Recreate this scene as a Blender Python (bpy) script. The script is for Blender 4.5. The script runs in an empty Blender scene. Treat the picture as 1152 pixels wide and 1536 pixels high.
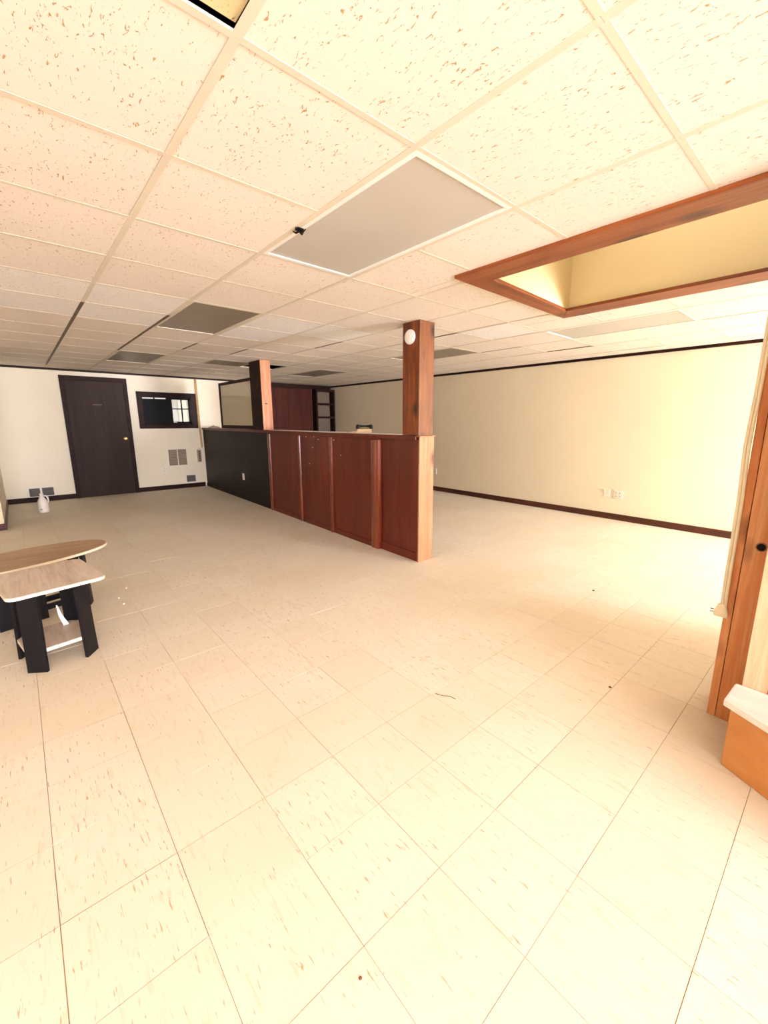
import bpy, bmesh, math, random
from mathutils import Vector, Matrix
random.seed(7)
sc = bpy.context.scene
COL = sc.collection

# ------------------------------------------------------------------ camera
FPX, CX, CY = 624.35, 591.39, 760.39
cam_d = bpy.data.cameras.new('camera'); cam = bpy.data.objects.new('camera', cam_d); COL.objects.link(cam)
cam_d.sensor_fit = 'HORIZONTAL'; cam_d.sensor_width = 36.0
cam_d.lens = FPX / 1152 * 36.0
cam_d.shift_x = (576 - CX) / 1152; cam_d.shift_y = (CY - 768) / 1152
cam_d.clip_start = 0.02
r = Vector((0.744435, -0.667694, 0.000932)); dn = Vector((-0.133115, -0.149782, -0.979717)); fw = Vector((0.654291, 0.729212, -0.200384))
cam.matrix_world = Matrix(((r.x, -dn.x, -fw.x, 0), (r.y, -dn.y, -fw.y, 0), (r.z, -dn.z, -fw.z, 1.395), (0, 0, 0, 1)))
sc.camera = cam

# ------------------------------------------------------------------ world, light, exposure
sc.view_settings.view_transform = 'Standard'; sc.view_settings.look = 'None'
sc.view_settings.gamma = 1.0; sc.view_settings.use_curve_mapping = False
sc.view_settings.exposure = -0.08
w = bpy.data.worlds.new('sky'); sc.world = w; w.use_nodes = True
bg = w.node_tree.nodes['Background']; bg.inputs[0].default_value = (1.0, 0.98, 0.95, 1); bg.inputs[1].default_value = 0.9

def window_light(name, x0, x1, z0, z1, y, power, tilt, col=(0.94, 0.98, 1.16)):
    l = bpy.data.lights.new(name, 'AREA'); l.shape = 'RECTANGLE'; l.size = x1 - x0; l.size_y = z1 - z0
    l.energy = power; l.color = col
    o = bpy.data.objects.new(name, l); COL.objects.link(o)
    o.location = ((x0 + x1) / 2, y, (z0 + z1) / 2)
    o.rotation_euler = (math.radians(90 - tilt), 0, 0)      # faces +Y, tipped down like skylight
    return o
window_light('window_light', -1.7, 1.95, 0.1, 2.15, -5.55, 960, 8)
window_light('window_light', 4.9, 6.25, 0.1, 2.15, -5.55, 1200, 6)

# ------------------------------------------------------------------ helpers
def lin(h):
    h = h.lstrip('#'); c = [int(h[i:i + 2], 16) / 255 for i in (0, 2, 4)]
    return tuple((x / 12.92 if x <= 0.04045 else ((x + 0.055) / 1.055) ** 2.4) for x in c) + (1,)

class NT:
    """small node-tree builder"""
    def __init__(s, name):
        s.m = bpy.data.materials.new(name); s.m.use_nodes = True; s.t = s.m.node_tree
        s.b = s.t.nodes['Principled BSDF']; s.o = s.t.nodes['Material Output']
    def n(s, kind, **kw):
        x = s.t.nodes.new(kind)
        for k, v in kw.items():
            if hasattr(x, k) and not k.startswith('i_'): setattr(x, k, v)
        return x
    def l(s, a, b): s.t.links.new(a, b)
    def pos(s, scale=(1, 1, 1), rnd=0.0):
        g = s.n('ShaderNodeNewGeometry'); out = g.outputs['Position']
        if rnd:
            oi = s.n('ShaderNodeObjectInfo'); v = s.n('ShaderNodeVectorMath', operation='MULTIPLY_ADD')
            c = s.n('ShaderNodeCombineXYZ')
            for i in range(3): s.l(oi.outputs['Random'], c.inputs[i])
            s.l(c.outputs[0], v.inputs[0]); v.inputs[1].default_value = (rnd, rnd * 1.7, rnd * 2.3); s.l(out, v.inputs[2]); out = v.outputs[0]
        mp = s.n('ShaderNodeMapping'); mp.inputs['Scale'].default_value = scale; s.l(out, mp.inputs[0])
        return mp.outputs[0]
    def noise(s, vec, scale, detail=3, rough=0.5, dist=0.0):
        x = s.n('ShaderNodeTexNoise'); s.l(vec, x.inputs['Vector'])
        x.inputs['Scale'].default_value = scale; x.inputs['Detail'].default_value = detail
        x.inputs['Roughness'].default_value = rough; x.inputs['Distortion'].default_value = dist
        return x.outputs['Fac']
    def ramp(s, fac, stops):
        x = s.n('ShaderNodeValToRGB'); e = x.color_ramp.elements
        while len(e) < len(stops): e.new(0.5)
        for el, (p, c) in zip(e, stops): el.position = p; el.color = c if isinstance(c, tuple) else lin(c)
        s.l(fac, x.inputs[0]); return x.outputs[0]
    def mix(s, fac, a, b, mode='MIX'):
        x = s.n('ShaderNodeMix', data_type='RGBA', blend_type=mode)
        for sock, v in ((x.inputs[0], fac), (x.inputs[6], a), (x.inputs[7], b)):
            if hasattr(v, 'is_linked') or hasattr(v, 'links'): s.l(v, sock)
            else: sock.default_value = v
        return x.outputs[2]
    def math(s, op, a, b=0.0):
        x = s.n('ShaderNodeMath', operation=op)
        for sock, v in ((x.inputs[0], a), (x.inputs[1], b)):
            if hasattr(v, 'links'): s.l(v, sock)
            else: sock.default_value = v
        return x.outputs[0]
    def bump(s, h, strength=0.2, dist=0.002):
        x = s.n('ShaderNodeBump'); x.inputs['Strength'].default_value = strength; x.inputs['Distance'].default_value = dist
        s.l(h, x.inputs['Height']); s.l(x.outputs[0], s.b.inputs['Normal'])
    def done(s, col, rough=0.6, metal=0.0, spec=0.5, coat=0.0):
        if hasattr(col, 'links'): s.l(col, s.b.inputs['Base Color'])
        else: s.b.inputs['Base Color'].default_value = col
        if hasattr(rough, 'links'): s.l(rough, s.b.inputs['Roughness'])
        else: s.b.inputs['Roughness'].default_value = rough
        s.b.inputs['Metallic'].default_value = metal; s.b.inputs['Specular IOR Level'].default_value = spec
        s.b.inputs['Coat Weight'].default_value = coat; s.b.inputs['Coat Roughness'].default_value = 0.15
        return s.m

BW = lambda v: (v, v, v, 1)
def plain(name, c, rough=0.6, var=0.06, scale=6, metal=0.0, spec=0.4, coat=0.0):
    m = NT(name); c = lin(c); f = m.noise(m.pos(), scale, 4)
    dk = tuple(x * (1 - var) for x in c[:3]) + (1,); lt = tuple(min(1, x * (1 + var)) for x in c[:3]) + (1,)
    return m.done(m.ramp(f, [(0.3, dk), (0.7, lt)]), rough, metal, spec, coat)

def wood(name, dark, mid, light, grain=(26, 26, 1.6), knots=True, rough=0.45, coat=0.0, knot='#2a1208', rnd=7.0, kscale=5.5, spec=0.4):
    m = NT(name)
    p = m.pos(grain, rnd); p2 = m.pos((grain[0] * .25, grain[1] * .25, grain[2] * .5), rnd)
    f1 = m.noise(p, 1.0, 6, 0.65, 1.2); f2 = m.noise(p2, 1.0, 2, 0.5, 0.3)
    f = m.math('ADD', m.math('MULTIPLY', f1, 0.6), m.math('MULTIPLY', f2, 0.4))
    c = m.ramp(f, [(0.32, dark), (0.5, mid), (0.68, light)])
    if knots:
        ks = [1.0, 1.0, 1.0]; ks[max(range(3), key=lambda i: -grain[i])] = 0.55
        kp = m.pos(tuple(ks), rnd)
        v = m.n('ShaderNodeTexVoronoi'); v.inputs['Scale'].default_value = kscale; v.inputs['Randomness'].default_value = 1.0
        wob = m.noise(m.pos((1, 1, 1), rnd), 14, 2); m.l(kp, v.inputs['Vector'])
        d = m.math('ADD', v.outputs['Distance'], m.math('MULTIPLY', wob, 0.05))
        k = m.ramp(d, [(0.12, BW(1)), (0.17, BW(0.7)), (0.32, BW(0))])
        c = m.mix(k, c, lin(knot))
    m.bump(f1, 0.12, 0.001)
    return m.done(c, rough, 0, spec, coat)

def box(bm, x0, x1, y0, y1, z0, z1):
    vs = [bm.verts.new(p) for p in ((x0, y0, z0), (x1, y0, z0), (x1, y1, z0), (x0, y1, z0), (x0, y0, z1), (x1, y0, z1), (x1, y1, z1), (x0, y1, z1))]
    for f in ((3, 2, 1, 0), (4, 5, 6, 7), (0, 1, 5, 4), (1, 2, 6, 5), (2, 3, 7, 6), (3, 0, 4, 7)): bm.faces.new([vs[i] for i in f])
def prism(bm, pts, z0, z1):
    a = [bm.verts.new((x, y, z0)) for x, y in pts]; b = [bm.verts.new((x, y, z1)) for x, y in pts]; n = len(pts)
    bm.faces.new(a[::-1]); bm.faces.new(b)
    for i in range(n): bm.faces.new((a[i], a[(i + 1) % n], b[(i + 1) % n], b[i]))
def loft(bm, rings, cap=True):
    R = [[bm.verts.new(p) for p in ring] for ring in rings]; n = len(R[0])
    for a, b in zip(R, R[1:]):
        for i in range(n): bm.faces.new((a[i], a[(i + 1) % n], b[(i + 1) % n], b[i]))
    if cap: bm.faces.new(R[0][::-1]); bm.faces.new(R[-1])
def tube(bm, path, rad, n=10, flat=None):
    """tube along path; flat=(vec_a, vec_b) gives fixed half-axis vectors of the section"""
    rings = []; path = [Vector(p) for p in path]
    for i, p in enumerate(path):
        t = (path[min(i + 1, len(path) - 1)] - path[max(i - 1, 0)]).normalized()
        if flat: A, B = Vector(flat[0]), Vector(flat[1])
        else:
            A = t.cross(Vector((0.31, 0.22, 0.92)) if abs(t.z) < 0.9 else Vector((1, 0, 0))).normalized(); B = t.cross(A).normalized(); rr = rad[i] if isinstance(rad, (list, tuple)) else rad; A = A * rr; B = B * rr
        rings.append([p + A * math.cos(2 * math.pi * k / n) + B * math.sin(2 * math.pi * k / n) for k in range(n)])
    loft(bm, rings)
def lathe(bm, c, axis, prof, n=24):
    """profile of (radius, height along axis) round centre c"""
    ax = Vector(axis).normalized(); A = ax.orthogonal().normalized(); B = ax.cross(A)
    loft(bm, [[Vector(c) + ax * h + A * (rr * math.cos(2 * math.pi * k / n)) + B * (rr * math.sin(2 * math.pi * k / n)) for k in range(n)] for rr, h in prof])

def wpos(o):
    v = Vector((0, 0, 0))
    while o: v += Vector(o.location); o = o.parent
    return v
def obj(name, bm, mat, parent=None, bevel=0.0, smooth=False, origin=None, label=None):
    """link bm (in world coordinates) as one mesh object"""
    bmesh.ops.recalc_face_normals(bm, faces=bm.faces[:])
    if bevel: bmesh.ops.bevel(bm, geom=bm.edges[:], offset=bevel, segments=2, affect='EDGES', profile=0.6, clamp_overlap=True)
    base = wpos(parent) if parent else Vector((0, 0, 0))
    if origin is None:
        xs = [v.co for v in bm.verts]; lo = Vector([min(c[i] for c in xs) for i in range(3)]); hi = Vector([max(c[i] for c in xs) for i in range(3)])
        origin = Vector(((lo.x + hi.x) / 2, (lo.y + hi.y) / 2, lo.z))
    origin = Vector(origin)
    for v in bm.verts: v.co -= origin
    me = bpy.data.meshes.new(name); bm.to_mesh(me); bm.free(); me.materials.append(mat)
    if smooth:
        for p in me.polygons: p.use_smooth = True
        me.set_sharp_from_angle(angle=math.radians(38))
    o = bpy.data.objects.new(name, me); COL.objects.link(o); o.location = origin - base
    if parent: o.parent = parent
    if label: o['label'] = label
    return o
def bx(name, dims, mat, parent=None, bevel=0.0, **kw):
    bm = bmesh.new(); box(bm, *dims); return obj(name, bm, mat, parent, bevel, **kw)
def thing(name, label, cat, loc, group=None):
    o = bpy.data.objects.new(name, None); COL.objects.link(o); o.location = loc; o.empty_display_size = 0.1
    o['label'] = label; o['category'] = cat
    if group: o['group'] = group
    return o
def tag(o, label, cat, group=None):
    o['label'] = label; o['category'] = cat
    if group: o['group'] = group
    return o
def struct(o): o['kind'] = 'structure'; return o

# ------------------------------------------------------------------ materials
M = {}
# ceiling tile: ivory mineral fibre with dark fissures
def tile_mat(name, base, fl):
    m = NT(name)
    p = m.pos((120, 42, 1), 11.0)
    f = m.noise(p, 1.0, 3, 0.55, 0.9)
    size = m.noise(m.pos((5, 5, 1), 5.0), 1.0, 2)
    th = m.math('ADD', f, m.math('MULTIPLY', size, 0.10))
    k = m.ramp(th, [(0.685, BW(0)), (0.725, BW(.9))])
    fine = m.noise(m.pos((210, 120, 1), 3.0), 1.0, 2, 0.6, 0.5)
    k2 = m.ramp(fine, [(0.60, BW(0)), (0.70, BW(0.35))])
    b = lin(base); t = m.noise(m.pos((1.3, 1.3, 1), 4.0), 1.0, 2)
    c = m.ramp(t, [(0.3, tuple(x * .96 for x in b[:3]) + (1,)), (0.7, b)])
    c = m.mix(k2, c, tuple(x * .80 for x in b[:3]) + (1,))
    c = m.mix(k, c, lin(fl))
    m.bump(m.math('MULTIPLY', k, -1), 0.5, 0.003)
    return m.done(c, 0.9, 0, 0.2)
M['tile'] = tile_mat('ceiling_tile_ivory', '#f0e3d2', '#b48c52')
M['tile_white'] = tile_mat('ceiling_tile_white', '#f6f0e6', '#b49468')
M['tile_stain'] = tile_mat('ceiling_tile_stained', '#e6cf9c', '#8a5a26')
M['tile_grey'] = plain('ceiling_tile_grey', '#9a8c74', 0.9)
M['tee'] = plain('tee_ivory', '#ded1b8', 0.55, 0.04)
M['tee_dark'] = plain('tee_rust_and_gap', '#6a5a48', 0.6, 0.3, 9)
M['white_metal'] = plain('white_enamel', '#f4efe6', 0.4, 0.02)
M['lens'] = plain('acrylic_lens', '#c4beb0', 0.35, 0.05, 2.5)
M['lens_far'] = plain('acrylic_lens_darker', '#8c8170', 0.4, 0.05, 2.5)  # darker lens colour for the farther panels
M['plenum'] = plain('plenum_dark', '#2c241b', 0.9, 0.2, 3)
M['wall'] = plain('wall_paint', '#f2e5c9', 0.75, 0.025, 1.2, spec=0.3)
M['shaft'] = plain('yellow_paint', '#f6e3b2', 0.75, 0.03, 1.5, spec=0.3)
M['dark_trim'] = wood('dark_trim_wood', '#180b07', '#28140c', '#3a1d12', (3, 3, 30), False, 0.5, spec=.12)
M['base_trim'] = wood('baseboard_wood', '#2a120b', '#45200f', '#6a3418', (2, 2, 40), False, 0.35)
M['pine'] = wood('knotty_pine', '#4c2a0e', '#6e3d16', '#875524', (30, 30, 1.5), True, 0.4, 0.15, '#35150a')
M['pine_light'] = wood('light_pine', '#b98a60', '#cc9f78', '#dbb592', (30, 30, 1.5), True, 0.5, 0.0, '#7d4221', kscale=5.0)
M['board'] = M['pine_light']
M['pine_light'] = wood('end_board_pine', '#845633', '#9b6c46', '#b0855c', (30, 30, 1.5), True, 0.5, 0.0, '#6a3a1c', kscale=5.0)
M['pine_orange'] = wood('orange_pine', '#bc6a36', '#d98c50', '#eab07a', (30, 30, 1.5), True, 0.45, 0.0, '#5a2a12')
M['pine_red'] = wood('red_pine', '#8a4a28', '#b06c40', '#cb8f60', (30, 30, 1.5), True, 0.45, 0.0, '#4a2010')
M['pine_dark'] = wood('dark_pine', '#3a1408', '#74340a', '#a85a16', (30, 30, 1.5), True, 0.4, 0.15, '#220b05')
M['frame_y'] = wood('frame_pine_lengthwise', '#6e3312', '#8e4a1f', '#a9622e', (26, 1.4, 26), True, 0.45, 0.1, '#2c1006', kscale=4.0)
M['frame_x'] = wood('frame_pine_crosswise', '#6e3312', '#8e4a1f', '#a9622e', (1.4, 26, 26), True, 0.45, 0.1, '#2c1006', kscale=4.0)
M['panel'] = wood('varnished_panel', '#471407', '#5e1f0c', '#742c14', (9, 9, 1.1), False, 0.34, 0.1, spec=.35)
M['panel_shaded'] = wood('varnished_panel_shaded', '#140c09', '#1e130e', '#281a13', (9, 9, 1.1), False, 0.45, 0.0, spec=.15)  # panel wood darkened: weaker light at the bar's far end put into the colour
M['stile'] = wood('varnished_stile', '#4a1d0f', '#743118', '#96492a', (24, 24, 1.3), False, 0.2, 0.6)
M['brown_wall'] = wood('brown_panelling', '#35150c', '#4a1f12', '#5a2a19', (12, 12, 0.8), False, 0.55, spec=.15)
M['door'] = wood('dark_door', '#2c1e16', '#35251b', '#3e2d21', (14, 14, 0.9), False, 0.5, 0.0, spec=.12)
M['laminate'] = wood('weathered_oak_laminate', '#b39a82', '#d6c3b0', '#e8dacb', (30, 3, 4), False, 0.45)
M['laminate2'] = wood('weathered_oak_laminate_brown', '#8f7050', '#ad8c68', '#c2a684', (3, 34, 3), False, 0.45)  # browner oak tone, used on the coffee table
M['edge'] = plain('pale_edge_band', '#e6d8c2', 0.45, 0.03)
M['black'] = plain('black_laminate', '#131216', 0.45, 0.1, 12, spec=.2)
M['black_plastic'] = plain('black_plastic', '#100e0c', 0.5, 0.1, spec=.12)
M['ledge'] = wood('whitewashed_board', '#ded0c4', '#ece2d8', '#f6f0ea', (24, 2, 24), False, 0.5)
M['bench_panel'] = wood('orange_panel', '#c07a3e', '#d08d4e', '#dca062', (3, 3, 3), False, 0.42, 0.1)
M['vent_grey'] = plain('vent_grey', '#6e675f', 0.5, 0.1)
M['vent_tan'] = plain('vent_tan', '#a8937a', 0.55, 0.06)
M['vent_dark'] = plain('vent_shadow', '#2a2522', 0.8, 0.1)
M['plate'] = plain('ivory_plate', '#efe6d6', 0.4, 0.02)
M['slot'] = plain('outlet_slot', '#54422e', 0.6, 0.05)
M['cord'] = plain('ivory_cord', '#efe2c0', 0.5, 0.05, 20)
M['tan_cord'] = plain('tan_cord', '#c8a568', 0.5, 0.05, 20)
M['brass'] = plain('brass', '#d9a25a', 0.25, 0.05, metal=1.0)
M['jug'] = plain('jug_plastic', '#e9dfcf', 0.4, 0.03)
M['blue'] = plain('blue_print', '#31486e', 0.5)
M['paper'] = plain('crumb_white', '#efe6d8', 0.8)
M['crumb_brown'] = plain('crumb_brown', '#7a4a22', 0.8)
M['shelf_back'] = plain('shelf_back', '#6e5d4c', 0.6, 0.1, 3)
M['tan_plastic'] = plain('tan_plastic', '#b89a74', 0.45)
M['disc'] = plain('detector_white', '#efe9e0', 0.45, 0.02)

def floor_mat():
    m = NT('vinyl_floor_tile')
    g = m.n('ShaderNodeNewGeometry'); sx = m.n('ShaderNodeSeparateXYZ'); m.l(g.outputs['Position'], sx.inputs[0])
    cx = m.math('FLOOR', m.math('DIVIDE', m.math('SUBTRACT', sx.outputs[0], 0.8239), 0.3048))
    cy = m.math('FLOOR', m.math('DIVIDE', m.math('SUBTRACT', sx.outputs[1], 0.3958), 0.3048))
    cc = m.n('ShaderNodeCombineXYZ'); m.l(cx, cc.inputs[0]); m.l(cy, cc.inputs[1])
    wn = m.n('ShaderNodeTexWhiteNoise'); m.l(cc.outputs[0], wn.inputs['Vector'])
    # flecks elongated along the room, more on some tiles than others
    f = m.noise(m.pos((120, 15, 1)), 1.0, 3, 0.6, 0.3)
    patch = m.noise(m.pos((1.1, 1.1, 1)), 1.0, 3)
    th = m.math('ADD', f, m.math('ADD', m.math('MULTIPLY', patch, 0.16), m.math('MULTIPLY', wn.outputs['Value'], 0.05)))
    k = m.ramp(th, [(0.755, BW(0)), (0.80, BW(0.75))])
    f2 = m.noise(m.pos((46, 8, 1)), 1.0, 4, 0.65, 0.6)
    k2 = m.ramp(f2, [(0.56, BW(0)), (0.70, BW(0.30))])
    c = m.mix(wn.outputs['Value'], lin('#ebdfc8'), lin('#efe5d1'))
    dirt = m.ramp(m.noise(m.pos((0.7, 0.7, 1)), 1.0, 4, 0.6), [(0.45, BW(0)), (0.75, BW(0.35))])
    c = m.mix(dirt, c, lin('#dcc49e'))
    c = m.mix(k2, c, lin('#cfae80'))
    c = m.mix(k, c, lin('#bb8f5a'))
    ro = m.ramp(m.noise(m.pos((2, 2, 1)), 1.0, 4), [(0.3, BW(0.5)), (0.7, BW(0.68))])
    return m.done(c, ro, 0, 0.22)
M['floor'] = floor_mat()
M['joint'] = plain('floor_joint', '#c4a67c', 0.8, 0.2, 4)

def glass_mat(name, tint, haze, rough=0.05):
    m = NT(name); m.t.nodes.remove(m.b)
    tr = m.n('ShaderNodeBsdfTransparent'); tr.inputs[0].default_value = lin(tint)
    gl = m.n('ShaderNodeBsdfGlossy'); gl.inputs['Roughness'].default_value = rough
    df = m.n('ShaderNodeBsdfDiffuse'); df.inputs[0].default_value = lin(tint)
    fr = m.n('ShaderNodeFresnel'); fr.inputs[0].default_value = 1.5
    a = m.n('ShaderNodeMixShader'); a.inputs[0].default_value = haze; m.l(tr.outputs[0], a.inputs[1]); m.l(df.outputs[0], a.inputs[2])
    b = m.n('ShaderNodeMixShader'); m.l(fr.outputs[0], b.inputs[0]); m.l(a.outputs[0], b.inputs[1]); m.l(gl.outputs[0], b.inputs[2])
    m.l(b.outputs[0], m.o.inputs[0]); return m.m
M['glass'] = glass_mat('clear_glass', '#f6f2ea', 0.03)
M['screen_glass'] = glass_mat('hazy_tan_glass', '#f0e2c0', 0.8, 0.12)

# ------------------------------------------------------------------ room shell
XL, XR, YN, YF, ZC = -4.2, 6.34, -5.7, 9.6, 2.304
ZD = 2.62                                            # structural deck above the tiles
floor = struct(bx('floor', (XL, XR, YN, YF, -0.10, -0.003), M['joint']))
T = 0.3048; FX, FY = 0.8239, 0.3958
cells = []
for i in range(-17, 19):
    for j in range(-21, 31):
        x0, y0 = FX + T * i, FY + T * j
        a0, a1, b0, b1 = max(x0, XL), min(x0 + T, XR), max(y0, YN), min(y0 + T, YF)
        if a1 - a0 < 0.02 or b1 - b0 < 0.02: continue
        cells.append((a0, a1, b0, b1))
def seen(c):                                         # in the camera's wedge of floor?
    x, y = (c[0] + c[1]) / 2, (c[2] + c[3]) / 2
    return x * 0.6543 + y * 0.7292 > 0.25 and -0.35 < x and y > 0.0
def dist(c): return ((c[0] + c[1]) / 2) ** 2 + ((c[2] + c[3]) / 2) ** 2
near = sorted([c for c in cells if seen(c)], key=dist)[:298]
nearset = set(near)
def tile_bm(bm, c, g=0.0009, dz=0.0):
    box(bm, c[0] + g, c[1] - g, c[2] + g, c[3] - g, -0.003, dz)
for c in near:
    bm = bmesh.new(); tile_bm(bm, c, random.choice((0.0007, 0.0009, 0.0013)), random.uniform(-0.0006, 0.0002)); obj('floor_tile', bm, M['floor'], floor)
bm = bmesh.new()
for c in cells:
    if c not in nearset: tile_bm(bm, c)
o = obj('floor_tile_field', bm, M['floor'], floor); o['kind'] = 'stuff'

# walls
WX0, WX1, WZ0, WZ1 = 1.915, 2.86, 1.315, 1.90        # hole of the far window
bm = bmesh.new()
box(bm, XL, WX0, YF, YF + .15, 0, ZD); box(bm, WX1, XR + .15, YF, YF + .15, 0, ZD)
box(bm, WX0, WX1, YF, YF + .15, 0, WZ0); box(bm, WX0, WX1, YF, YF + .15, WZ1, ZD)
struct(obj('wall_far', bm, M['wall']))
struct(bx('wall_right', (XR, XR + .15, YN, YF, 0, ZD), M['wall']))
struct(bx('wall_side', (XL - .15, XL, YN, YF, 0, ZD), M['wall']))
struct(bx('wall_left', (XL, -0.262, 7.34, YF, 0, ZC + .02), M['wall']))       # projecting corner beside the door
bm = bmesh.new()
for a in ((XL, -1.75), (2.0, 4.85), (6.3, XR)): box(bm, a[0], a[1], YN - .15, YN, 0, ZD)
for a in ((-1.75, 2.0), (4.85, 6.3)): box(bm, a[0], a[1], YN - .15, YN, 0, .05); box(bm, a[0], a[1], YN - .15, YN, 2.2, ZD)
struct(obj('wall_near', bm, M['wall']))
struct(bx('wall_light_block', (2.205, 3.87, YN, -.78, 0, ZC + .003), M['wall']))            # unseen block, added to keep window light out of the post's shadow
# baseboards and the dark strip under the ceiling
struct(bx('baseboard_right', (XR - .016, XR, YN, YF, 0, .088), M['base_trim'], bevel=.003))
bm = bmesh.new(); box(bm, -0.262, 0.69, YF - .016, YF, 0, .088); box(bm, 1.71, 2.99, YF - .016, YF, 0, .088)
struct(obj('baseboard_far', bm, M['dark_trim']))
bm = bmesh.new(); box(bm, XL, -0.262, 7.324, 7.34, 0, .088); box(bm, -0.262, -0.246, 7.324, YF - .016, 0, .088)
struct(obj('baseboard_left', bm, M['base_trim']))
struct(bx('trim_1', (XR - .02, XR, -1.5, YF, ZC - .036, ZC), M['dark_trim']))
struct(bx('trim_2', (-0.262, XR - .02, YF - .02, YF, ZC - .034, ZC), M['dark_trim']))

# ------------------------------------------------------------------ ceiling: deck, grid, tiles, lights
ceiling = struct(bx('ceiling', (XL, 2.27, YN, YF, ZD, ZD + .1), M['plenum']))
bm = bmesh.new(); box(bm, 3.79, XR, YN, YF, ZD, ZD + .1); box(bm, 2.27, 3.79, 1.92, YF, ZD, ZD + .1); box(bm, 2.27, 3.79, YN, -.7, ZD, ZD + .1)
obj('deck', bm, M['plenum'], ceiling)
G = 0.61; GX, GY = -0.0853, 0.5473
OX0, OX1, OY0, OY1 = 2.27, 3.79, -.7, 1.92           # hole for the framed opening
def subtract(c):
    a0, a1, b0, b1 = c
    if a1 <= OX0 or a0 >= OX1 or b1 <= OY0 or b0 >= OY1: return [c]
    out = []
    if a0 < OX0: out.append((a0, OX0, b0, b1))
    if a1 > OX1: out.append((OX1, a1, b0, b1))
    m0, m1 = max(a0, OX0), min(a1, OX1)
    if b1 > OY1: out.append((m0, m1, OY1, b1))
    if b0 < OY0: out.append((m0, m1, b0, OY0))
    return [q for q in out if q[1] - q[0] > .03 and q[3] - q[2] > .03]
lights = {(2, 1): 0, (2, 5): 1, (2, 10): 2, (7, 1): 3, (7, 5): 4, (7, 10): 5}
light_cells = {(i, j + d) for (i, j) in lights for d in (0, 1)}
white = {(-2, 5), (-1, 5), (0, 5), (1, 5), (3, 5), (4, 5), (3, 6), (6, 3), (1, 6), (0, 6)}
holes = {(5, 10)}
I0, I1, J0, J1 = -7, 10, -11, 14
def cell(i, j): return (max(GX + G * i, XL), min(GX + G * (i + 1), XR), max(GY + G * j, YN), min(GY + G * (j + 1), YF))
for i in range(I0, I1 + 1):
    for j in range(J0, J1 + 1):
        c = cell(i, j)
        if c[1] - c[0] < .03 or c[3] - c[2] < .03 or (i, j) in light_cells or (i, j) in holes: continue
        rnd = random.Random(i * 131 + j * 17)
        mat = M['tile_white'] if (i, j) in white else M['tile']
        if (i, j) in ((0, 0),): mat = M['tile_stain']
        if (i, j) in ((4, 10),): mat = M['tile_grey']
        z = ZC + .0010 + rnd.choice((0, 0, 0, .001, .002))
        if (i, j) == (8, 3): z += .004
        bm = bmesh.new()
        for q in subtract(c): box(bm, q[0] + .003, q[1] - .003, q[2] + .003, q[3] - .003, z, z + .014)
        if not bm.verts: bm.free(); continue
        if (i, j) == (0, 0):                          # displaced tile: one edge lifted, corner chipped
            for v in bm.verts:
                t = (v.co.y - c[2]) / G
                v.co.z += 0.003 + .012 * t; v.co.y -= .012 * t; v.co.x -= .004
        kids = obj('ceiling_tile', bm, mat, ceiling)
# grid: runners along the room, cross tees between them
def tee(bm, x0, x1, y0, y1): box(bm, x0, x1, y0, y1, ZC - .0006, ZC + .0008)
dark_runs = {(1, j) for j in range(6, 14)} | {(2, j) for j in range(7, 10)} | {(3, 8), (4, 8), (2, 6), (6, 4), (5, 6), (9, 3), (8, 4)}  # rusted runs; the one beside the raised tile paints the gap's shade
for i in range(I0 + 1, I1 + 1):
    x = GX + G * i
    if x < XL or x > XR: continue
    for j in range(J0, J1 + 1):
        y0, y1 = max(GY + G * j, YN), min(GY + G * (j + 1), YF)
        if y1 - y0 < .03: continue
        if OX0 < x < OX1 and y0 < OY1:
            if y1 <= OY1: continue
            y0 = OY1
        h = .013 if x > -1 else .012
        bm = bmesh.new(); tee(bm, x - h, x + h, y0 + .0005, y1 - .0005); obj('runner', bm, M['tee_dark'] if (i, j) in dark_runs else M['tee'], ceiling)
for j in range(J0 + 1, J1 + 1):
    y = GY + G * j
    if y < YN or y > YF: continue
    for i in range(I0, I1 + 1):
        x0, x1 = max(GX + G * i + .013, XL), min(GX + G * (i + 1) - .013, XR)
        if x1 - x0 < .03 or ((i, j) in light_cells and (i, j - 1) in light_cells): continue
        if y < OY1:
            if x0 >= OX0 and x1 <= OX1: continue
            if x0 < OX0 < x1: x1 = OX0
            if x0 < OX1 < x1: x0 = OX1
            if x1 - x0 < .03: continue
        bm = bmesh.new(); tee(bm, x0, x1, y - .011, y + .011); obj('cross_tee', bm, M['tee'], ceiling)
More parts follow.
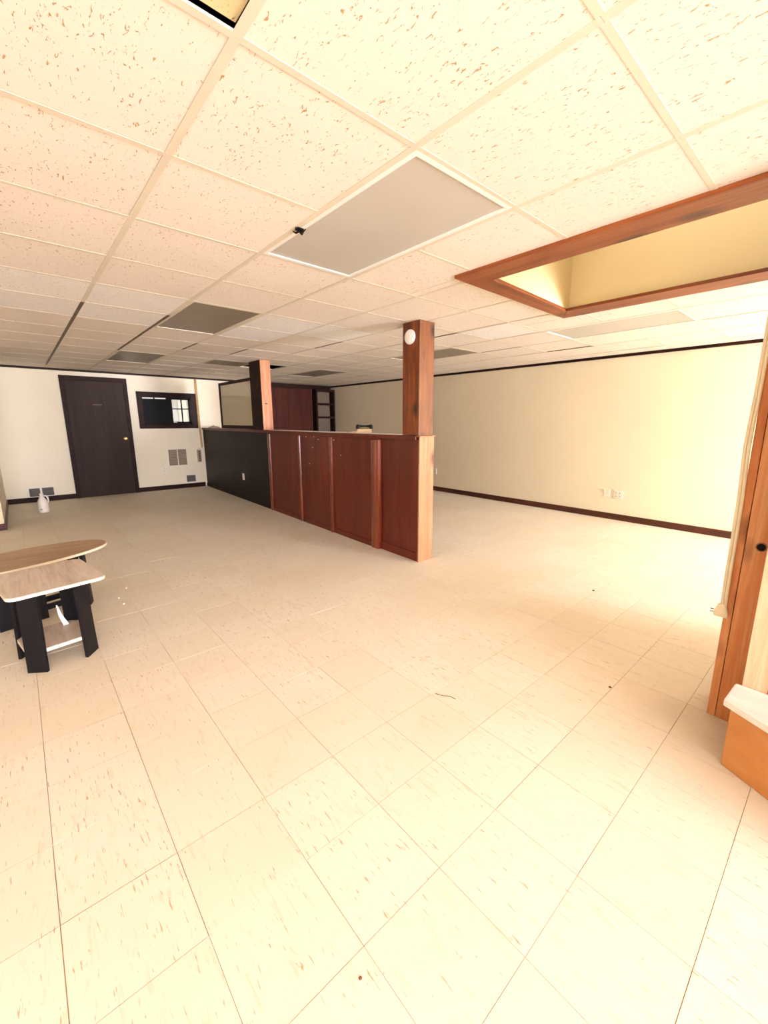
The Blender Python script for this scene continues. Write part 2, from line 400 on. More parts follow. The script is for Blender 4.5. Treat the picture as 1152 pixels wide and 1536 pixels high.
# wall angle
LBL = ['large unlit ceiling light panel with grey lens and white rim, nearest the framed opening',
       'unlit brownish ceiling light panel, the middle one between the big white-rimmed panel and the door',
       'dark unlit ceiling light panel closest to the dark door wall',
       'pale unlit ceiling light panel beyond the wood framed ceiling opening, above the right wall',
       'grey unlit ceiling light panel half hidden behind the tall bar post',
       'grey unlit ceiling light panel above the brown panelled wall and shelves']
for (i, j), k in lights.items():
    x0, x1, y0, y1 = GX + G * i + .013, GX + G * (i + 1) - .013, GY + G * j + .011, GY + G * (j + 2) - .011
    t = thing('ceiling_light', LBL[k], 'light', ((x0 + x1) / 2, (y0 + y1) / 2, ZC), 'ceiling light panels')
    bm = bmesh.new(); f = .022
    box(bm, x0, x0 + f, y0, y1, ZC - .001, ZC + .02); box(bm, x1 - f, x1, y0, y1, ZC - .001, ZC + .02)
    box(bm, x0 + f, x1 - f, y0, y0 + f, ZC - .001, ZC + .02); box(bm, x0 + f, x1 - f, y1 - f, y1, ZC - .001, ZC + .02)
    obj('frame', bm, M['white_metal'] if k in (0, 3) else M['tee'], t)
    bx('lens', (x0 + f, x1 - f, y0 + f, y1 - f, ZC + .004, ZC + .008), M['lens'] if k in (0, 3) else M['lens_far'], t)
    bx('housing', (x0 + .01, x1 - .01, y0 + .01, y1 - .01, ZC + .021, ZC + .1), M['white_metal'], t)
# little black bracket stuck on a runner
t = thing('bracket', 'small black hook bracket clipped to the ceiling grid beside the large light panel', 'bracket', (1.145, 1.96, ZC - .03))
bm = bmesh.new(); box(bm, 1.128, 1.162, 1.945, 1.975, ZC - .010, ZC - .0017); obj('clip', bm, M['black_plastic'], t, .002)
for k in range(4):
    a = .5 + k * 1.57; d = Vector((math.cos(a), math.sin(a), 0)); c = Vector((1.145, 1.96, ZC - .012))
    bm = bmesh.new(); tube(bm, [c, c + d * .02 + Vector((0, 0, -.006)), c + d * .036 + Vector((0, 0, .004))], [.006, .005, .002], 6); obj('arm', bm, M['black_plastic'], t, smooth=True)

# framed opening in the ceiling and its shaft
ZT = 2.285
t = thing('opening_frame', 'brown knotty wood frame around the rectangular opening in the ceiling', 'frame', (3.0, .4, ZT))
SC = (ZT - 1.395) / .909
def q(x, y): return (x * SC, y * SC)
bm = bmesh.new(); prism(bm, [q(2.25, -.75), q(2.465, -.53), q(2.465, 1.775), q(2.255, 1.932)], ZT, ZC + .004); obj('rail', bm, M['frame_y'], t, .004)
bm = bmesh.new(); prism(bm, [q(2.255, 1.932), q(2.465, 1.775), q(3.575, 1.83), q(3.80, 1.965)], ZT, ZC + .004); obj('rail', bm, M['frame_x'], t, .004)
bm = bmesh.new(); prism(bm, [q(3.80, 1.965), q(3.575, 1.83), q(3.575, -.53), q(3.80, -.75)], ZT, ZC + .004); obj('rail', bm, M['frame_y'], t, .004)
bm = bmesh.new(); prism(bm, [q(2.25, -.75), q(3.80, -.75), q(3.575, -.53), q(2.465, -.53)], ZT, ZC + .004); obj('rail', bm, M['frame_x'], t, .004)
sx0, sx1, sy0, sy1, sz = 2.40, 3.565, -.55, 1.80, 3.5
bm = bmesh.new()
box(bm, sx0 - .08, sx0, sy0 - .08, sy1 + .08, ZC + .005, sz); box(bm, sx1, sx1 + .08, sy0 - .08, sy1 + .08, ZC + .005, sz)
box(bm, sx0, sx1, sy1, sy1 + .08, ZC + .005, sz); box(bm, sx0, sx1, sy0 - .08, sy0, ZC + .005, sz); box(bm, sx0 - .08, sx1 + .08, sy0 - .08, sy1 + .08, sz, sz + .08)
struct(obj('wall_shaft', bm, M['shaft']))
l = bpy.data.lights.new('shaft_fill', 'AREA'); l.shape = 'RECTANGLE'; l.size = .5; l.size_y = 1.4; l.energy = 4; l.color = (1, .97, .9); l.spread = math.radians(100)
o = bpy.data.objects.new('shaft_fill', l); COL.objects.link(o); o.location = (2.42, .7, 2.95); o.rotation_euler = (0, math.radians(-90), 0)   # unseen fill, added to brighten the shaft's far wall

# ------------------------------------------------------------------ far wall: door, window, vents
door = struct(bx('door_1', (.755, 1.645, YF - .03, YF - .001, .002, 2.122), M['door'], bevel=.003))
bm = bmesh.new(); box(bm, .69, .757, YF - .045, YF - .001, 0, 2.195); obj('door_jamb', bm, M['dark_trim'], door, .004)
bm = bmesh.new(); box(bm, 1.643, 1.708, YF - .045, YF - .001, 0, 2.195); obj('door_jamb', bm, M['dark_trim'], door, .004)
bm = bmesh.new(); box(bm, .757, 1.643, YF - .045, YF - .001, 2.122, 2.195); obj('door_head', bm, M['dark_trim'], door, .004)
bm = bmesh.new(); lathe(bm, (1.582, YF - .03, 1.07), (0, -1, 0), [(.032, 0), (.032, .006), (.012, .012), (.012, .03), (.028, .04), (.031, .055), (.022, .068), (.004, .071)], 18); obj('door_knob', bm, M['brass'], door, smooth=True)
bm = bmesh.new(); box(bm, 1.13, 1.27, YF - .033, YF - .0305, 1.694, 1.70); obj('door_scratch', bm, M['vent_tan'], door)

win = struct(bpy.data.objects.new('window_1', None)); COL.objects.link(win); win.location = (2.39, YF, 1.26)
F0, F1, F2, F3 = 1.848, 2.944, 1.257, 1.972
for nm, d in (('window_casing', (F0, WX0 + .03, YF - .025, YF, F2, F3)), ('window_casing', (WX1 - .03, F1, YF - .025, YF, F2, F3)),
              ('window_casing', (WX0 + .03, WX1 - .03, YF - .025, YF, F2, WZ0 + .01)), ('window_casing', (WX0 + .03, WX1 - .03, YF - .025, YF, WZ1 - .01, F3))):
    bx(nm, d, M['dark_trim'], win, .004)
bx('window_jamb', (WX0, WX0 + .03, YF, YF + .148, WZ0, WZ1), M['dark_trim'], win)
bx('window_jamb', (WX1 - .03, WX1, YF, YF + .148, WZ0, WZ1), M['dark_trim'], win)
bx('window_sill', (WX0 + .03, WX1 - .03, YF, YF + .148, WZ0, WZ0 + .025), M['dark_trim'], win)
bx('window_head', (WX0 + .03, WX1 - .03, YF, YF + .148, WZ1 - .03, WZ1), M['dark_trim'], win)
yb = YF + .10
bx('mullion', (2.40, 2.50, yb, yb + .04, WZ0 + .025, WZ1 - .03), M['black_plastic'], win)
bx('void_panel', (WX0 + .03, 2.40, yb, yb + .03, WZ0 + .025, 1.845), M['black_plastic'], win, label='black panel standing for the dark void in the left half of the window')  # black sheet stands in for the dark void behind this half
bx('slit_divider', (2.17, 2.19, yb, yb + .03, 1.845, WZ1 - .03), M['black_plastic'], win)
px0, px1, pz0, pz1 = 2.50, 2.82, 1.395, 1.842
bx('stile', (px1, WX1 - .03, yb, yb + .04, WZ0 + .025, WZ1 - .03), M['black_plastic'], win)
bx('rail', (2.50, px1, yb, yb + .04, WZ0 + .025, pz0), M['black_plastic'], win)
bx('rail', (2.50, px1, yb, yb + .04, pz1, WZ1 - .03), M['black_plastic'], win)
mx, mz = 2.685, 1.655
bx('muntin', (mx - .011, mx + .011, yb, yb + .025, pz0, pz1), M['black_plastic'], win)
bx('muntin', (px0, px1, yb - .002, yb + .023, mz - .011, mz + .011), M['black_plastic'], win)
for a0, a1, c0, c1 in ((px0, mx - .011, pz0, mz - .011), (mx + .011, px1, pz0, mz - .011), (px0, mx - .011, mz + .011, pz1), (mx + .011, px1, mz + .011, pz1)):
    bx('pane', (a0, a1, yb + .028, yb + .032, c0, c1), M['glass'], win)
bx('latch', (2.50, 2.56, yb - .02, yb, 1.372, 1.39), M['plate'], win, label='small pale latch on the window rail')

def vent(name, label, x0, x1, z0, z1, cols, n, slat, y=YF, rim=.012, frame=None):
    t = thing(name, label, 'vent', ((x0 + x1) / 2, y, z0))
    bx('backing', (x0, x1, y - .004, y - .0005, z0, z1), M['vent_dark'], t)
    bm = bmesh.new()
    for a0, a1, c0, c1 in ((x0 - rim, x0, z0 - rim, z1 + rim), (x1, x1 + rim, z0 - rim, z1 + rim), (x0, x1, z0 - rim, z0), (x0, x1, z1, z1 + rim)): box(bm, a0, a1, y - .014, y - .0005, c0, c1)
    wd = (x1 - x0 - .014 * (cols - 1)) / cols
    for k in range(1, cols): a = x0 + k * (wd + .014) - .014; box(bm, a, a + .014, y - .014, y - .0045, z0, z1)
    obj('frame', bm, frame or M['plate'], t)
    for k in range(cols):
        a = x0 + k * (wd + .014)
        for s in range(n):
            zz = z0 + (s + .5) * (z1 - z0) / n; h = (z1 - z0) / n * .62
            bm = bmesh.new(); yy = y - .0045
            loft(bm, [[(a, yy - .008, zz - h / 2 - .002), (a, yy - .006, zz - h / 2), (a, yy, zz + h / 2), (a, yy - .002, zz + h / 2 + .001)], [(a + wd, yy - .008, zz - h / 2 - .002), (a + wd, yy - .006, zz - h / 2), (a + wd, yy, zz + h / 2), (a + wd, yy - .002, zz + h / 2 + .001)]])
            obj('slat', bm, slat, t)
    return t
vent('floor_vent', 'dark grey louvred wall vent above the baseboard behind the white jug', .045, .380, .098, .243, 2, 7, M['vent_grey'])
vent('return_vent', 'tan louvred return air vent in two halves below the window', 2.308, 2.655, .492, .822, 2, 14, M['vent_tan'])
vent('small_vent', 'small grey wall vent low on the wall beside the bar', 2.615, 2.795, .122, .262, 1, 7, M['vent_grey'])

def outlet(label, at, axis, w=.07, h=.115, gang=1, blank=False, name='wall_outlet'):
    """plate on a wall; axis: 'y' wall faces -Y, 'x' wall faces -X"""
    t = thing(name, label, 'outlet' if not blank else 'plate', at, 'wall plates' if False else None)
    X, Y, Z = at
    def b(nm, u0, u1, z0, z1, d0, d1, m, bev=0):
        bm = bmesh.new()
        if axis == 'y': box(bm, X + u0, X + u1, Y - d1, Y - d0, Z + z0, Z + z1)
        else: box(bm, X - d1, X - d0, Y + u0, Y + u1, Z + z0, Z + z1)
        return obj(nm, bm, m, t, bev)
    b('plate', -w / 2, w / 2, 0, h, .0005, .007, M['plate'], .002)
    if not blank:
        for g in range(gang):
            u = (g - (gang - 1) / 2) * .046
            for s in (.30, .70):
                soc = b('socket', u - .015, u + .015, h * s - .014, h * s + .014, .007, .0095, M['plate'], .0015)
                bm = bmesh.new()
                for du in (-.006, .006):
                    if axis == 'y': box(bm, X + u + du - .002, X + u + du + .002, Y - .0105, Y - .0095, Z + h * s - .006, Z + h * s + .007)
                    else: box(bm, X - .0105, X - .0095, Y + u + du - .002, Y + u + du + .002, Z + h * s - .006, Z + h * s + .007)
                o = obj('slots', bm, M['slot'], soc)
    else: b('screw', -.004, .004, h / 2 - .004, h / 2 + .004, .007, .008, M['slot'])
    return t
outlet('small ivory outlet on the far wall between door and return vent', (2.205, YF, .355), 'y')
outlet('plain ivory blank plate low on the right wall beside the four-socket outlet', (XR, 2.40, .318), 'x', .085, .115, blank=True, name='blank_plate')
outlet('ivory four-socket outlet low on the right wall beside a blank plate', (XR, 2.24, .312), 'x', .125, .118, 2)
outlet('ivory outlet on the right wall seen just past the bar end', (XR, 5.80, .342), 'x', .07, .118)

# cord and power strip on the far wall
t = thing('power_strip', 'tan power strip hanging from twin cords down the far wall beside the window', 'power strip', (2.97, YF, .52))
for dx in (-.012, .013):
    bm = bmesh.new(); tube(bm, [(2.962 + dx, YF - .028, 2.27), (2.964 + dx, YF - .033, 1.9), (2.968 + dx * .8, YF - .030, 1.3), (2.985 + dx * .8, YF - .02, .845)], .009, 8); obj('cord', bm, M['tan_cord'], t, smooth=True)
bm = bmesh.new(); box(bm, 2.872, 2.945, YF - .05, YF - .002, .535, .80); sp = obj('strip_body', bm, M['vent_tan'], t, .008)
for k in range(5): bx('socket', (2.888, 2.930, YF - .053, YF - .050, .56 + k * .045, .59 + k * .045), M['slot'], sp)
bm = bmesh.new(); tube(bm, [(2.985, YF - .02, .845), (2.95, YF - .03, .825), (2.905, YF - .03, .83), (2.905, YF - .03, .80)], .008, 8); obj('plug_lead', bm, M['cord'], t, smooth=True)

# brown panelling and shelf niche at the far right
t = thing('wood_panelling', 'dark brown wood panelling on the far wall behind the bar', 'panelling', (5.0, YF, 0))
xx = 4.02
for k in range(5):
    x1 = min(xx + .355, 5.76); bm = bmesh.new(); box(bm, xx + .002, x1 - .002, YF - .02, YF - .001, .0, ZC - .036); obj('panel', bm, M['brown_wall'], t); xx = x1
bx('top_rail', (4.02, 6.315, YF - .05, YF - .0205, 2.2, ZC - .036), M['dark_trim'], t)
t = thing('shelf_unit', 'dark wood wall shelf unit with open compartments in the corner by the brown panelling', 'shelf', (6.05, YF, 0))
bx('side_panel', (5.765, 5.81, YF - .22, YF - .021, 0, 2.199), M['dark_trim'], t)
bx('side_panel', (6.285, 6.322, YF - .22, YF - .021, 0, 2.199), M['dark_trim'], t)
bx('back_panel', (5.81, 6.285, YF - .03, YF - .021, 0, 2.199), M['shelf_back'], t)
for z in (2.145, 1.81, 1.48, 1.1, .7, .3): bx('shelf', (5.81, 6.285, YF - .22, YF - .03, z, z + .05), M['dark_trim'], t)

# ------------------------------------------------------------------ bar
# front face runs from near post (X 2.862) to the far wall (X 3.03)
def fx(y): return 2.862 + (y - 2.84) * (3.03 - 2.862) / (9.6 - 2.84)
bar = thing('bar_counter', 'long dark varnished wood bar counter with panelled front running to the far wall', 'bar', (2.95, 6.2, 0))
def strip(bm, y0, y1, z0, z1, d0, d1):
    """box following the bar's front; d = offset behind the front face line (negative = proud)"""
    prism(bm, [(fx(y0) + d0, y0), (fx(y0) + d1, y0), (fx(y1) + d1, y1), (fx(y1) + d0, y1)], z0, z1)
HB = 1.225
def piece(name, y0, y1, z0, z1, d0, d1, m, bev=0.0, parent=bar):
    bm = bmesh.new(); strip(bm, y0, y1, z0, z1, d0, d1); return obj(name, bm, m, parent, bev)
piece('core', 2.87, 9.585, 0.0, HB, .03, .185, M['panel_shaded'])
piece('front_panel', 2.862, 3.435, .085, HB, .018, .03, M['panel'])                        # recessed end panel
piece('base_rail', 2.862, 3.435, 0.0, .085, .004, .03, M['panel'], .006)
piece('corner_stile', 2.842, 2.862, 0.0, HB, .006, .03, M['stile'], .003)
ys = [3.44, 3.575, 4.37, 4.43, 5.185, 5.235, 6.16, 6.24]
for y0, y1 in ((3.575, 4.37), (4.43, 5.185), (5.235, 6.16)):
    piece('front_panel', y0, y1, .06, HB - .02, -.008, .03, M['panel'])
for y0, y1 in ((3.44, 3.575), (4.37, 4.43), (5.185, 5.235), (6.16, 6.24)):
    bm = bmesh.new(); n = 9; ring0 = []; ring1 = []
    ring = [(fx(y0) + .03, y0)]
    for k in range(n + 1):
        a = math.pi * k / n; yy = (y0 + y1) / 2 - math.cos(a) * (y1 - y0) / 2
        ring.append((fx(yy) - .012 - .02 * math.sin(a) ** .6, yy))
    ring.append((fx(y1) + .03, y1)); prism(bm, ring, .0, HB - .02); obj('stile', bm, M['stile'], bar, smooth=True)
for y0, y1 in ((3.575, 4.37), (4.43, 5.185), (5.235, 6.16)): piece('base_rail', y0, y1, 0.0, .06, -.018, .03, M['panel'], .004)
piece('top_rail', 3.44, 6.24, HB - .02, HB, -.016, .03, M['panel'], .003)
piece('front_panel', 6.24, 9.585, .06, HB, .0, .03, M['panel_shaded'])
piece('base_rail', 6.24, 9.585, 0.0, .06, -.012, .03, M['panel_shaded'], .004)
# counter top: dark edge, paler strip over the near part of its top
piece('counter_top', 2.862, 9.585, HB, 1.265, -.022, .22, M['panel'], .004)
bm = bmesh.new(); strip(bm, 3.09, 6.15, 1.2655, 1.2685, -.012, .20); obj('counter_surface', bm, M['ledge'], bar, label='pale top surface of the bar')
bm = bmesh.new(); box(bm, 2.86, 3.062, 2.826, 2.841, 0, 1.252); obj('end_board', bm, M['pine_light'], bar, .002, label='light pine board covering the bar end')
bm = bmesh.new(); box(bm, 2.852, 3.075, 2.815, 2.861, 1.2535, 1.264); obj('end_cap', bm, M['pine_light'], bar, .002)
# white nail heads and chips on the bar front
for y, z in ((5.02, 1.195), (4.33, 1.175), (4.85, 1.06), (4.70, 1.17), (4.95, .84), (4.18, 1.0), (4.80, 1.20)):
    bm = bmesh.new(); lathe(bm, (fx(y) - .0085 if z < 1.2 else fx(y) - .017, y, z), (-1, 0, 0), [(.006, 0), (.006, .002), (.002, .003)], 8); obj('nail_head', bm, M['paper'], bar)
t = outlet('white outlet on the dark far section of the bar front', (fx(7.40) - .001, 7.40, .36), 'x', .075, .12)

# posts standing on the bar and at its far half
t = thing('wooden_post', 'square knotty pine post at the bar end, carrying a round white detector', 'post', (2.96, 2.95, 1.265))
bm = bmesh.new(); box(bm, 2.86, 3.055, 2.855, 3.067, 1.2655, ZC - .002)
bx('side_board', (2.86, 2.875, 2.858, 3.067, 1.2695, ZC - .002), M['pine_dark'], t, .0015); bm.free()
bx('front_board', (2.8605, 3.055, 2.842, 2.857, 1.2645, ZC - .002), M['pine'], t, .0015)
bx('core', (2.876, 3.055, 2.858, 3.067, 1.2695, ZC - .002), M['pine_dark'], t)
tt = thing('smoke_detector', 'round white disc detector high on the post at the bar end', 'detector', (2.858, 2.965, 2.168))
bm = bmesh.new(); lathe(bm, (2.8598, 2.963, 2.168), (-1, 0, 0), [(.066, 0), (.066, .012), (.058, .022), (.03, .028), (.001, .029)], 28); obj('housing', bm, M['disc'], tt, smooth=True)
bm = bmesh.new(); lathe(bm, (2.8305, 2.963, 2.168), (-1, 0, 0), [(.028, 0), (.027, .004), (.001, .005)], 20); obj('cover', bm, M['plate'], tt, smooth=True)
t = thing('wooden_post', 'reddish square wood post standing midway on the bar beside the framed glass', 'post', (2.95, 6.4, 1.27))
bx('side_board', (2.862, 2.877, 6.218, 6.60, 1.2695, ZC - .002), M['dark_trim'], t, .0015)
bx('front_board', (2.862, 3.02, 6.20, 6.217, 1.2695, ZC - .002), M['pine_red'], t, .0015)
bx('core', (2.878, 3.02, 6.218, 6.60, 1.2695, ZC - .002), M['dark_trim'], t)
bx('slot', (2.905, 2.945, 6.1985, 6.2005, 1.66, 1.672), M['black_plastic'], t, label='small dark slot in the post face')

# framed hazy glass between the second post and the far wall
t = thing('glass_screen', 'dark framed hazy tan glass panel standing on the bar beside the reddish post', 'screen', (2.99, 7.5, 1.27))
gx0, gx1, gy0, gy1, gz0, gz1 = 2.985, 3.015, 6.62, 8.33, 1.2695, 2.105
bx('frame_stile', (gx0, gx1, gy1 - .07, gy1, gz0, gz1), M['dark_trim'], t, .004)
bx('frame_stile', (gx0, gx1, gy0, gy0 + .07, gz0, gz1), M['dark_trim'], t, .004)
bx('frame_rail', (gx0, gx1, gy0 + .07, gy1 - .07, gz1 - .05, gz1), M['dark_trim'], t, .004)
bx('frame_rail', (gx0, gx1, gy0 + .07, gy1 - .07, gz0, gz0 + .06), M['dark_trim'], t, .004)
bx('pane', (2.997, 3.003, gy0 + .07, gy1 - .07, gz0 + .06, gz1 - .05), M['screen_glass'], t)

# things lying on the bar
t = thing('desk_telephone', 'small black device with raised ends on a tan base, lying on the bar top', 'device', (3.0, 3.84, 1.269))
d = Vector((.744, -.667, 0)); e = Vector((.667, .744, 0)); C0 = Vector((2.985, 3.84, 1.269))
def P3(u, v, z): return tuple(C0 + d * u + e * v + Vector((0, 0, z)))
bm = bmesh.new(); loft(bm, [[P3(-.085, -.06, 0), P3(.085, -.06, 0), P3(.085, .06, 0), P3(-.085, .06, 0)], [P3(-.075, -.045, .045), P3(.075, -.045, .045), P3(.075, .05, .055), P3(-.075, .05, .055)]]); obj('base', bm, M['tan_plastic'], t, .006)
bm = bmesh.new(); rings = []
for u, z0, z1, hw in ((-.095, .046, .085, .022), (-.075, .046, .098, .028), (-.05, .062, .09, .02), (0, .066, .086, .018), (.05, .062, .09, .02), (.075, .046, .098, .028), (.095, .046, .085, .022)):
    rings.append([P3(u, -hw, z0), P3(u, hw, z0), P3(u, hw, z1), P3(u, -hw, z1)])
loft(bm, rings); obj('handset', bm, M['black_plastic'], t, .004)
bm = bmesh.new(); tube(bm, [P3(-.085, -.02, .02), P3(-.12, -.03, .012), P3(-.16, -.015, .006), P3(-.21, .01, .006)], .005, 6); obj('lead', bm, M['tan_plastic'], t, smooth=True)
t = thing('rolled_cloth', 'small crumpled tan cloth on the far end of the bar by the wall', 'cloth', (3.06, 8.95, 1.266))
bm = bmesh.new()
rings = []
for k in range(9):
    u = -.12 + .03 * k; h = .012 + .03 * math.sin(math.pi * k / 8) * (1 + .3 * math.sin(k * 2.1)); hw = .03 + .035 * math.sin(math.pi * k / 8)
    rings.append([(3.06 + u * .75 + hw * .66 * c, 8.95 - u * .66 + hw * .75 * c, 1.2665 + max(0, h * s)) for c, s in ((-1, 0), (-.8, .7), (-.2, 1.15), (.4, .8), (.9, .5), (1, 0))])
loft(bm, rings); obj('cloth', bm, M['vent_tan'], t, smooth=True)

# ------------------------------------------------------------------ right side: post, cord, boards, ledge
t = thing('wooden_post', 'tall wide orange pine post at the right beside the low ledge', 'post', (2.42, .25, 0))
ZP = 1.648
bx('edge_board', (2.338, 2.56, .283, .315, 0, ZP), M['pine_orange'], t, .003)
bx('face_board', (2.335, 2.36, .10, .2805, 0, ZP), M['pine_orange'], t, .003)
bx('core', (2.361, 2.56, .10, .2825, 0, ZP - .002), M['pine_dark'], t)
bm = bmesh.new(); lathe(bm, (2.3352, .226, .865), (-1, 0, 0), [(.021, 0), (.021, .0015), (.016, .002)], 16); kh = obj('knot_ring', bm, M['pine_light'], t)
bm = bmesh.new(); lathe(bm, (2.3332, .226, .865), (-1, 0, 0), [(.016, 0), (.016, .0006)], 16); obj('knot_hole', bm, M['black_plastic'], t, label='black knot hole in the post')

t = thing('extension_cord', 'flat ivory extension cord hanging down the edge of the right post, plug at its end', 'cord', (2.335, .325, .53))
path = [(2.318, .322, .555), (2.318, .324, .62), (2.318, .325, .75), (2.318, .326, .95), (2.318, .327, 1.08), (2.318, .332, 1.2), (2.318, .335, 1.29), (2.318, .333, 1.38), (2.318, .329, 1.50), (2.318, .328, 1.65), (2.318, .328, 2.0), (2.318, .327, 2.29)]
for dy in (-.0125, -.0001):
    bm = bmesh.new(); tube(bm, [(x, y + dy, z) for x, y, z in path], .0065, 8); obj('cable_strand', bm, M['cord'], t, smooth=True)
bm = bmesh.new()
rings = []
for z, hy, hx in ((.515, .026, .012), (.535, .027, .013), (.55, .022, .012), (.575, .014, .010)):
    rings.append([(2.318 + hx * cx_, .322 + hy * cy_, z) for cx_, cy_ in ((-1, -.7), (-1, .7), (-.6, 1), (.6, 1), (1, .7), (1, -.7), (.6, -1), (-.6, -1))])
loft(bm, rings); obj('plug', bm, M['cord'], t, smooth=True)
for z in (.527, .54): bx('prong', (2.316, 2.320, .3495, .3625, z, z + .003), M['black_plastic'], t)

wall = thing('board_partition', 'upright light pine boards rising behind the white ledge', 'partition', (2.1, -.3, 0))
yy = .188; k = 0
while yy > -3.0:
    wd = (.082, .10, .09, .11)[k % 4]
    bx('pine_board', (2.085, 2.11, yy - wd, yy - .004, 0, ZC - .01), M['board'] if k % 2 == 0 else M['pine_red'], wall, .002); yy -= wd; k += 1
bx('backing', (2.111, 2.20, -5.7, .095, 0, ZC - .01), M['pine_red'], wall)  # unseen length run to the near wall to deepen the post's shadow
led = thing('low_ledge', 'low orange wood bench box with whitewashed top board at the right edge', 'ledge', (2.0, 0, 0))
def bfx(y): return 2.003 - (.198 - y) * .50
bm = bmesh.new(); prism(bm, [(bfx(.198), .198), (2.08, .186), (2.08, -.6), (bfx(-.6), -.6)], 0, .31); obj('box_panel', bm, M['bench_panel'], led, .006)
bm = bmesh.new(); prism(bm, [(1.918, .213), (2.070, .205), (2.083, .20), (2.083, -.6), (1.918 - .813 * .50, -.6)], .3105, .337); obj('top_board', bm, M['ledge'], led, .004)

# ------------------------------------------------------------------ tables
def rounded(cx, cy, w, d, r, rot, n=6):
    pts = []
    for sx, sy, a0 in ((1, 1, 0), (-1, 1, 90), (-1, -1, 180), (1, -1, 270)):
        for k in range(n + 1):
            a = math.radians(a0 + 90 * k / n); pts.append((sx * (w / 2 - r) + r * math.cos(a), sy * (d / 2 - r) + r * math.sin(a)))
    c, s = math.cos(rot), math.sin(rot); return [(cx + x * c - y * s, cy + x * s + y * c) for x, y in pts]
def scaled(pts, c, f): return [(c[0] + (x - c[0]) * f, c[1] + (y - c[1]) * f) for x, y in pts]
def leg(bm, x, y, ang, w, th, z0, z1, splay=0.0):
    """flat panel leg, face normal at angle ang, foot pushed out by splay"""
    nx, ny = math.cos(ang), math.sin(ang); tx, ty = -ny, nx
    def ring(z, o): return [(x + nx * (o + s * th / 2) + tx * t_ * w / 2, y + ny * (o + s * th / 2) + ty * t_ * w / 2, z) for s, t_ in ((-1, -1), (1, -1), (1, 1), (-1, 1))]
    loft(bm, [ring(z0, splay), ring(z1, 0)])
def table_top(t, pts, c, z0, z1, mat):
    bm = bmesh.new(); prism(bm, pts, z0, z1 - .002); e = obj('tabletop', bm, M['edge'], t, .002)
    bm = bmesh.new(); prism(bm, scaled(pts, c, .988), z1 - .0019, z1); obj('top_surface', bm, mat, e)
SC_ = (.028, 3.095); rot = math.radians(9.5)
t = thing('end_table', 'small square end table with pale oak top, lower shelf and black panel legs', 'table', (SC_[0], SC_[1], 0))
table_top(t, rounded(SC_[0], SC_[1] - .0, .45, .53, .05, rot), SC_, .482, .50, M['laminate'])
cs, sn = math.cos(rot), math.sin(rot)
def loc(u, v): return (SC_[0] - .01 + u * cs - v * sn, SC_[1] - .0 + u * sn + v * cs)
for u, v, a in ((-.115, -.135, 225), (.125, -.135, 315), (.125, .135, 45), (-.115, .135, 135)):
    x, y = loc(u, v); bm = bmesh.new(); leg(bm, x, y, math.radians(a) + rot, .105, .018, 0, .455, .012); obj('leg', bm, M['black'], t, .002)
for a in (45, 135):
    bm = bmesh.new(); c0 = math.cos(math.radians(a) + rot); s0 = math.sin(math.radians(a) + rot); L = .165
    x, y = loc(.005, 0); pts = [(x - c0 * L - s0 * -.009, y - s0 * L - c0 * .009), (x + c0 * L + s0 * .009, y + s0 * L - c0 * .009), (x + c0 * L - s0 * .009, y + s0 * L + c0 * .009), (x - c0 * L - s0 * .009, y - s0 * L + c0 * .009)]
    prism(bm, pts, .435 if a == 45 else .4351, .477); obj('top_brace', bm, M['black'], t)
    bm = bmesh.new(); prism(bm, pts, .085, .112); obj('shelf_brace', bm, M['black'], t)
sh = loc(.005, 0); bm = bmesh.new(); pts = rounded(sh[0], sh[1], .33, .33, .075, rot, 1); prism(bm, pts, .1125, .132); e = obj('lower_shelf', bm, M['edge'], t, .002)
bm = bmesh.new(); prism(bm, scaled(pts, sh, .985), .1321, .1335); obj('shelf_surface', bm, M['laminate'], e)

CC = (-.155, 3.835); rc = math.radians(16)
pts = []
for k in range(56):
    a = 2 * math.pi * k / 56; c, s = math.cos(a), math.sin(a)
    u = .605 * math.copysign(abs(c) ** .86, c); v = .262 * math.copysign(abs(s) ** .95, s)
    pts.append((CC[0] + u * math.cos(rc) - v * math.sin(rc), CC[1] + u * math.sin(rc) + v * math.cos(rc)))
t = thing('coffee_table', 'oval coffee table with weathered oak top and black legs behind the end table', 'table', (CC[0], CC[1], 0))
table_top(t, pts, CC, .43, .45, M['laminate2'])
def locc(u, v): return (CC[0] + u * math.cos(rc) - v * math.sin(rc), CC[1] + u * math.sin(rc) + v * math.cos(rc))
for u, v, a in ((.40, -.09, 325), (.40, .09, 35), (-.40, -.09, 215), (-.40, .09, 145)):
    x, y = locc(u, v); bm = bmesh.new(); leg(bm, x, y, math.radians(a) + rc, .075, .02, 0, .429, .012); obj('leg', bm, M['black'], t, .002)
for u, v, a in ((.10, -.11, 270), (-.10, -.11, 270), (.0, .11, 90)):
    x, y = locc(u, v); bm = bmesh.new(); leg(bm, x, y, math.radians(a) + rc, .07, .02, 0, .429, 0); obj('leg', bm, M['black'], t, .002)
for v in (-.085, .085):
    (x0, y0), (x1, y1) = locc(-.38, v), locc(.38, v); nx, ny = -math.sin(rc) * .01, math.cos(rc) * .01
    bm = bmesh.new(); prism(bm, [(x0 - nx, y0 - ny), (x1 - nx, y1 - ny), (x1 + nx, y1 + ny), (x0 + nx, y0 + ny)], .05, .09); obj('stretcher', bm, M['black'], t)
    bm = bmesh.new(); prism(bm, [(x0 - nx, y0 - ny), (x1 - nx, y1 - ny), (x1 + nx, y1 + ny), (x0 + nx, y0 + ny)], .385, .429); obj('apron', bm, M['black'], t)
t = thing('paper_tag', 'small white paper strip propped on the lower shelf of the end table', 'tag', (.07, 3.2, .134))
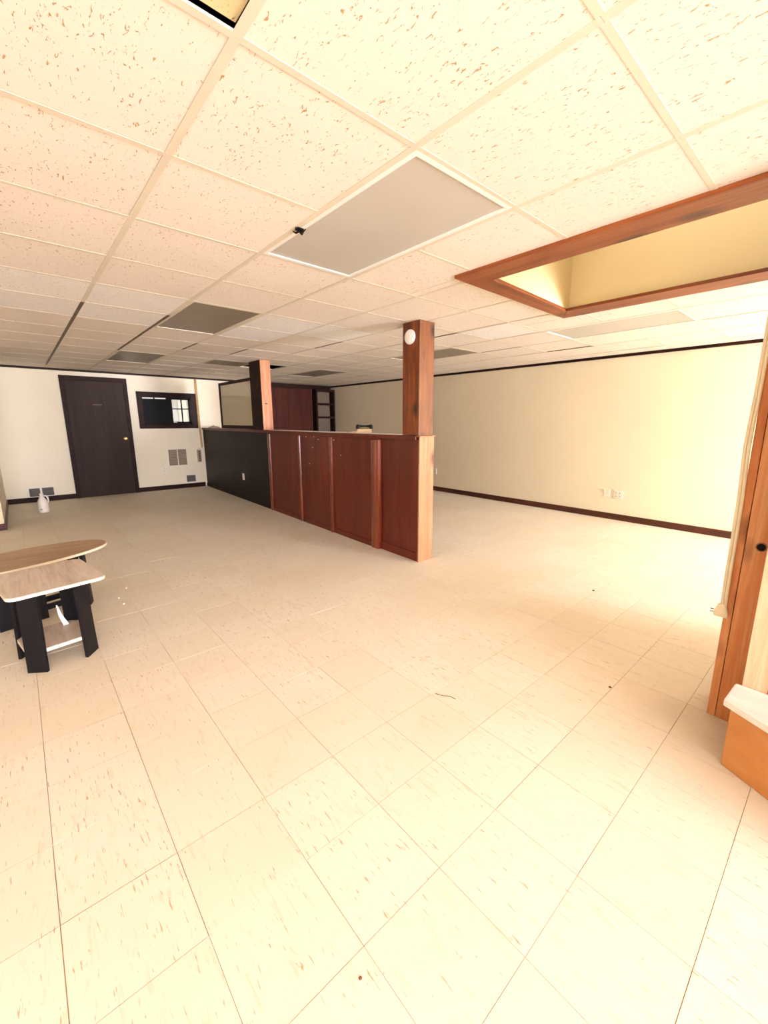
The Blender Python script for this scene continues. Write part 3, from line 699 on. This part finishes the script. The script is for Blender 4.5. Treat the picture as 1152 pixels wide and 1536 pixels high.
bm = bmesh.new(); loft(bm, [[(.066, 3.20, .134), (.094, 3.204, .134), (.094, 3.206, .134), (.066, 3.202, .134)], [(.05, 3.205, .20), (.068, 3.209, .20), (.068, 3.211, .20), (.05, 3.207, .20)], [(.045, 3.21, .27), (.052, 3.211, .27), (.052, 3.213, .27), (.045, 3.212, .27)]]); obj('strip', bm, M['paper'], t)

# ------------------------------------------------------------------ jug on the floor by the far vent
JX, JY = .173, 8.40
t = thing('plastic_jug', 'white plastic jug with handle standing on the floor before the wall vent', 'jug', (JX, JY, 0))
bm = bmesh.new(); lathe(bm, (JX, JY, 0), (0, 0, 1), [(.052, .0), (.066, .008), (.068, .05), (.068, .14), (.064, .17), (.052, .20), (.034, .235), (.022, .255), (.020, .275)], 26); jb = obj('body', bm, M['jug'], t, smooth=True)
bm = bmesh.new(); lathe(bm, (JX, JY, .2755), (0, 0, 1), [(.025, 0), (.025, .022), (.018, .026)], 18); obj('cap', bm, M['plate'], t, smooth=True)
bm = bmesh.new(); tube(bm, [(JX + .018, JY - .01, .262), (JX + .05, JY - .02, .262), (JX + .068, JY - .025, .235), (JX + .074, JY - .028, .19), (JX + .062, JY - .024, .15)], [.010, .011, .012, .011, .010], 8); obj('handle', bm, M['jug'], t, smooth=True)
bm = bmesh.new(); tube(bm, [(JX, JY, .30), (JX + .004, JY, .34), (JX - .002, JY, .385), (JX - .014, JY, .43)], [.009, .008, .007, .004], 8); obj('spout_tube', bm, M['plate'], t, smooth=True)
bm = bmesh.new()
for k in range(2):
    a0 = -2.16 + k * .16; ring = []
    A = [(JX + .0686 * math.cos(a0 + s), JY + .0686 * math.sin(a0 + s)) for s in (0, .17)]; B = [(JX + .0694 * math.cos(a0 + s), JY + .0694 * math.sin(a0 + s)) for s in (.17, 0)]
    prism(bm, A + B, .052 + .003 * k, .066)
obj('label_mark', bm, M['blue'], t, label='small blue mark on the jug')

# ------------------------------------------------------------------ crumbs on the floor
crumbs = [(2.12, 9.45, .018, 'paper', 'white crumb on the floor below the far wall baseboard near the door'),
          (2.66, 6.98, .016, 'paper', 'white crumb on the floor at the foot of the bar near its middle'),
          (.445, 3.82, .008, 'paper', 'white flake on the floor nearest past the coffee table tip'),
          (.53, 4.02, .009, 'paper', 'white flake on the floor farther past the coffee table tip'),
          (.455, 3.67, .010, 'paper', 'long white flake on the floor beside the end table'),
          (2.195, .711, .009, 'crumb_brown', 'brown crumb on the floor before the right post'),
          (3.456, 1.334, .012, 'crumb_brown', 'brown crumb on the floor midway between bar end and right post'),
          (.471, .654, .005, 'crumb_brown', 'tiny brown crumb on the floor nearest the viewer')]
for x, y, s, m, lb in crumbs:
    rr = random.Random(int(x * 1000)); bm = bmesh.new()
    loft(bm, [[(x + s * f * math.cos(a) * rr.uniform(.7, 1.2), y + s * f * math.sin(a) * rr.uniform(.6, 1.1), z) for a in (0, 1.1, 2.2, 3.3, 4.4, 5.4)] for f, z in ((1, .0003), (.9, s * .35), (.4, s * .6))])
    tag(obj('crumb', bm, M[m]), lb, 'debris', 'crumbs on the floor')
bm = bmesh.new(); pth = [(1.455, 1.30, .002), (1.47, 1.262, .002), (1.495, 1.233, .002), (1.50, 1.20, .002)]; tube(bm, pth, .0016, 6)
tag(obj('straw', bm, M['crumb_brown']), 'thin brown straw lying on the pale floor tiles', 'debris')
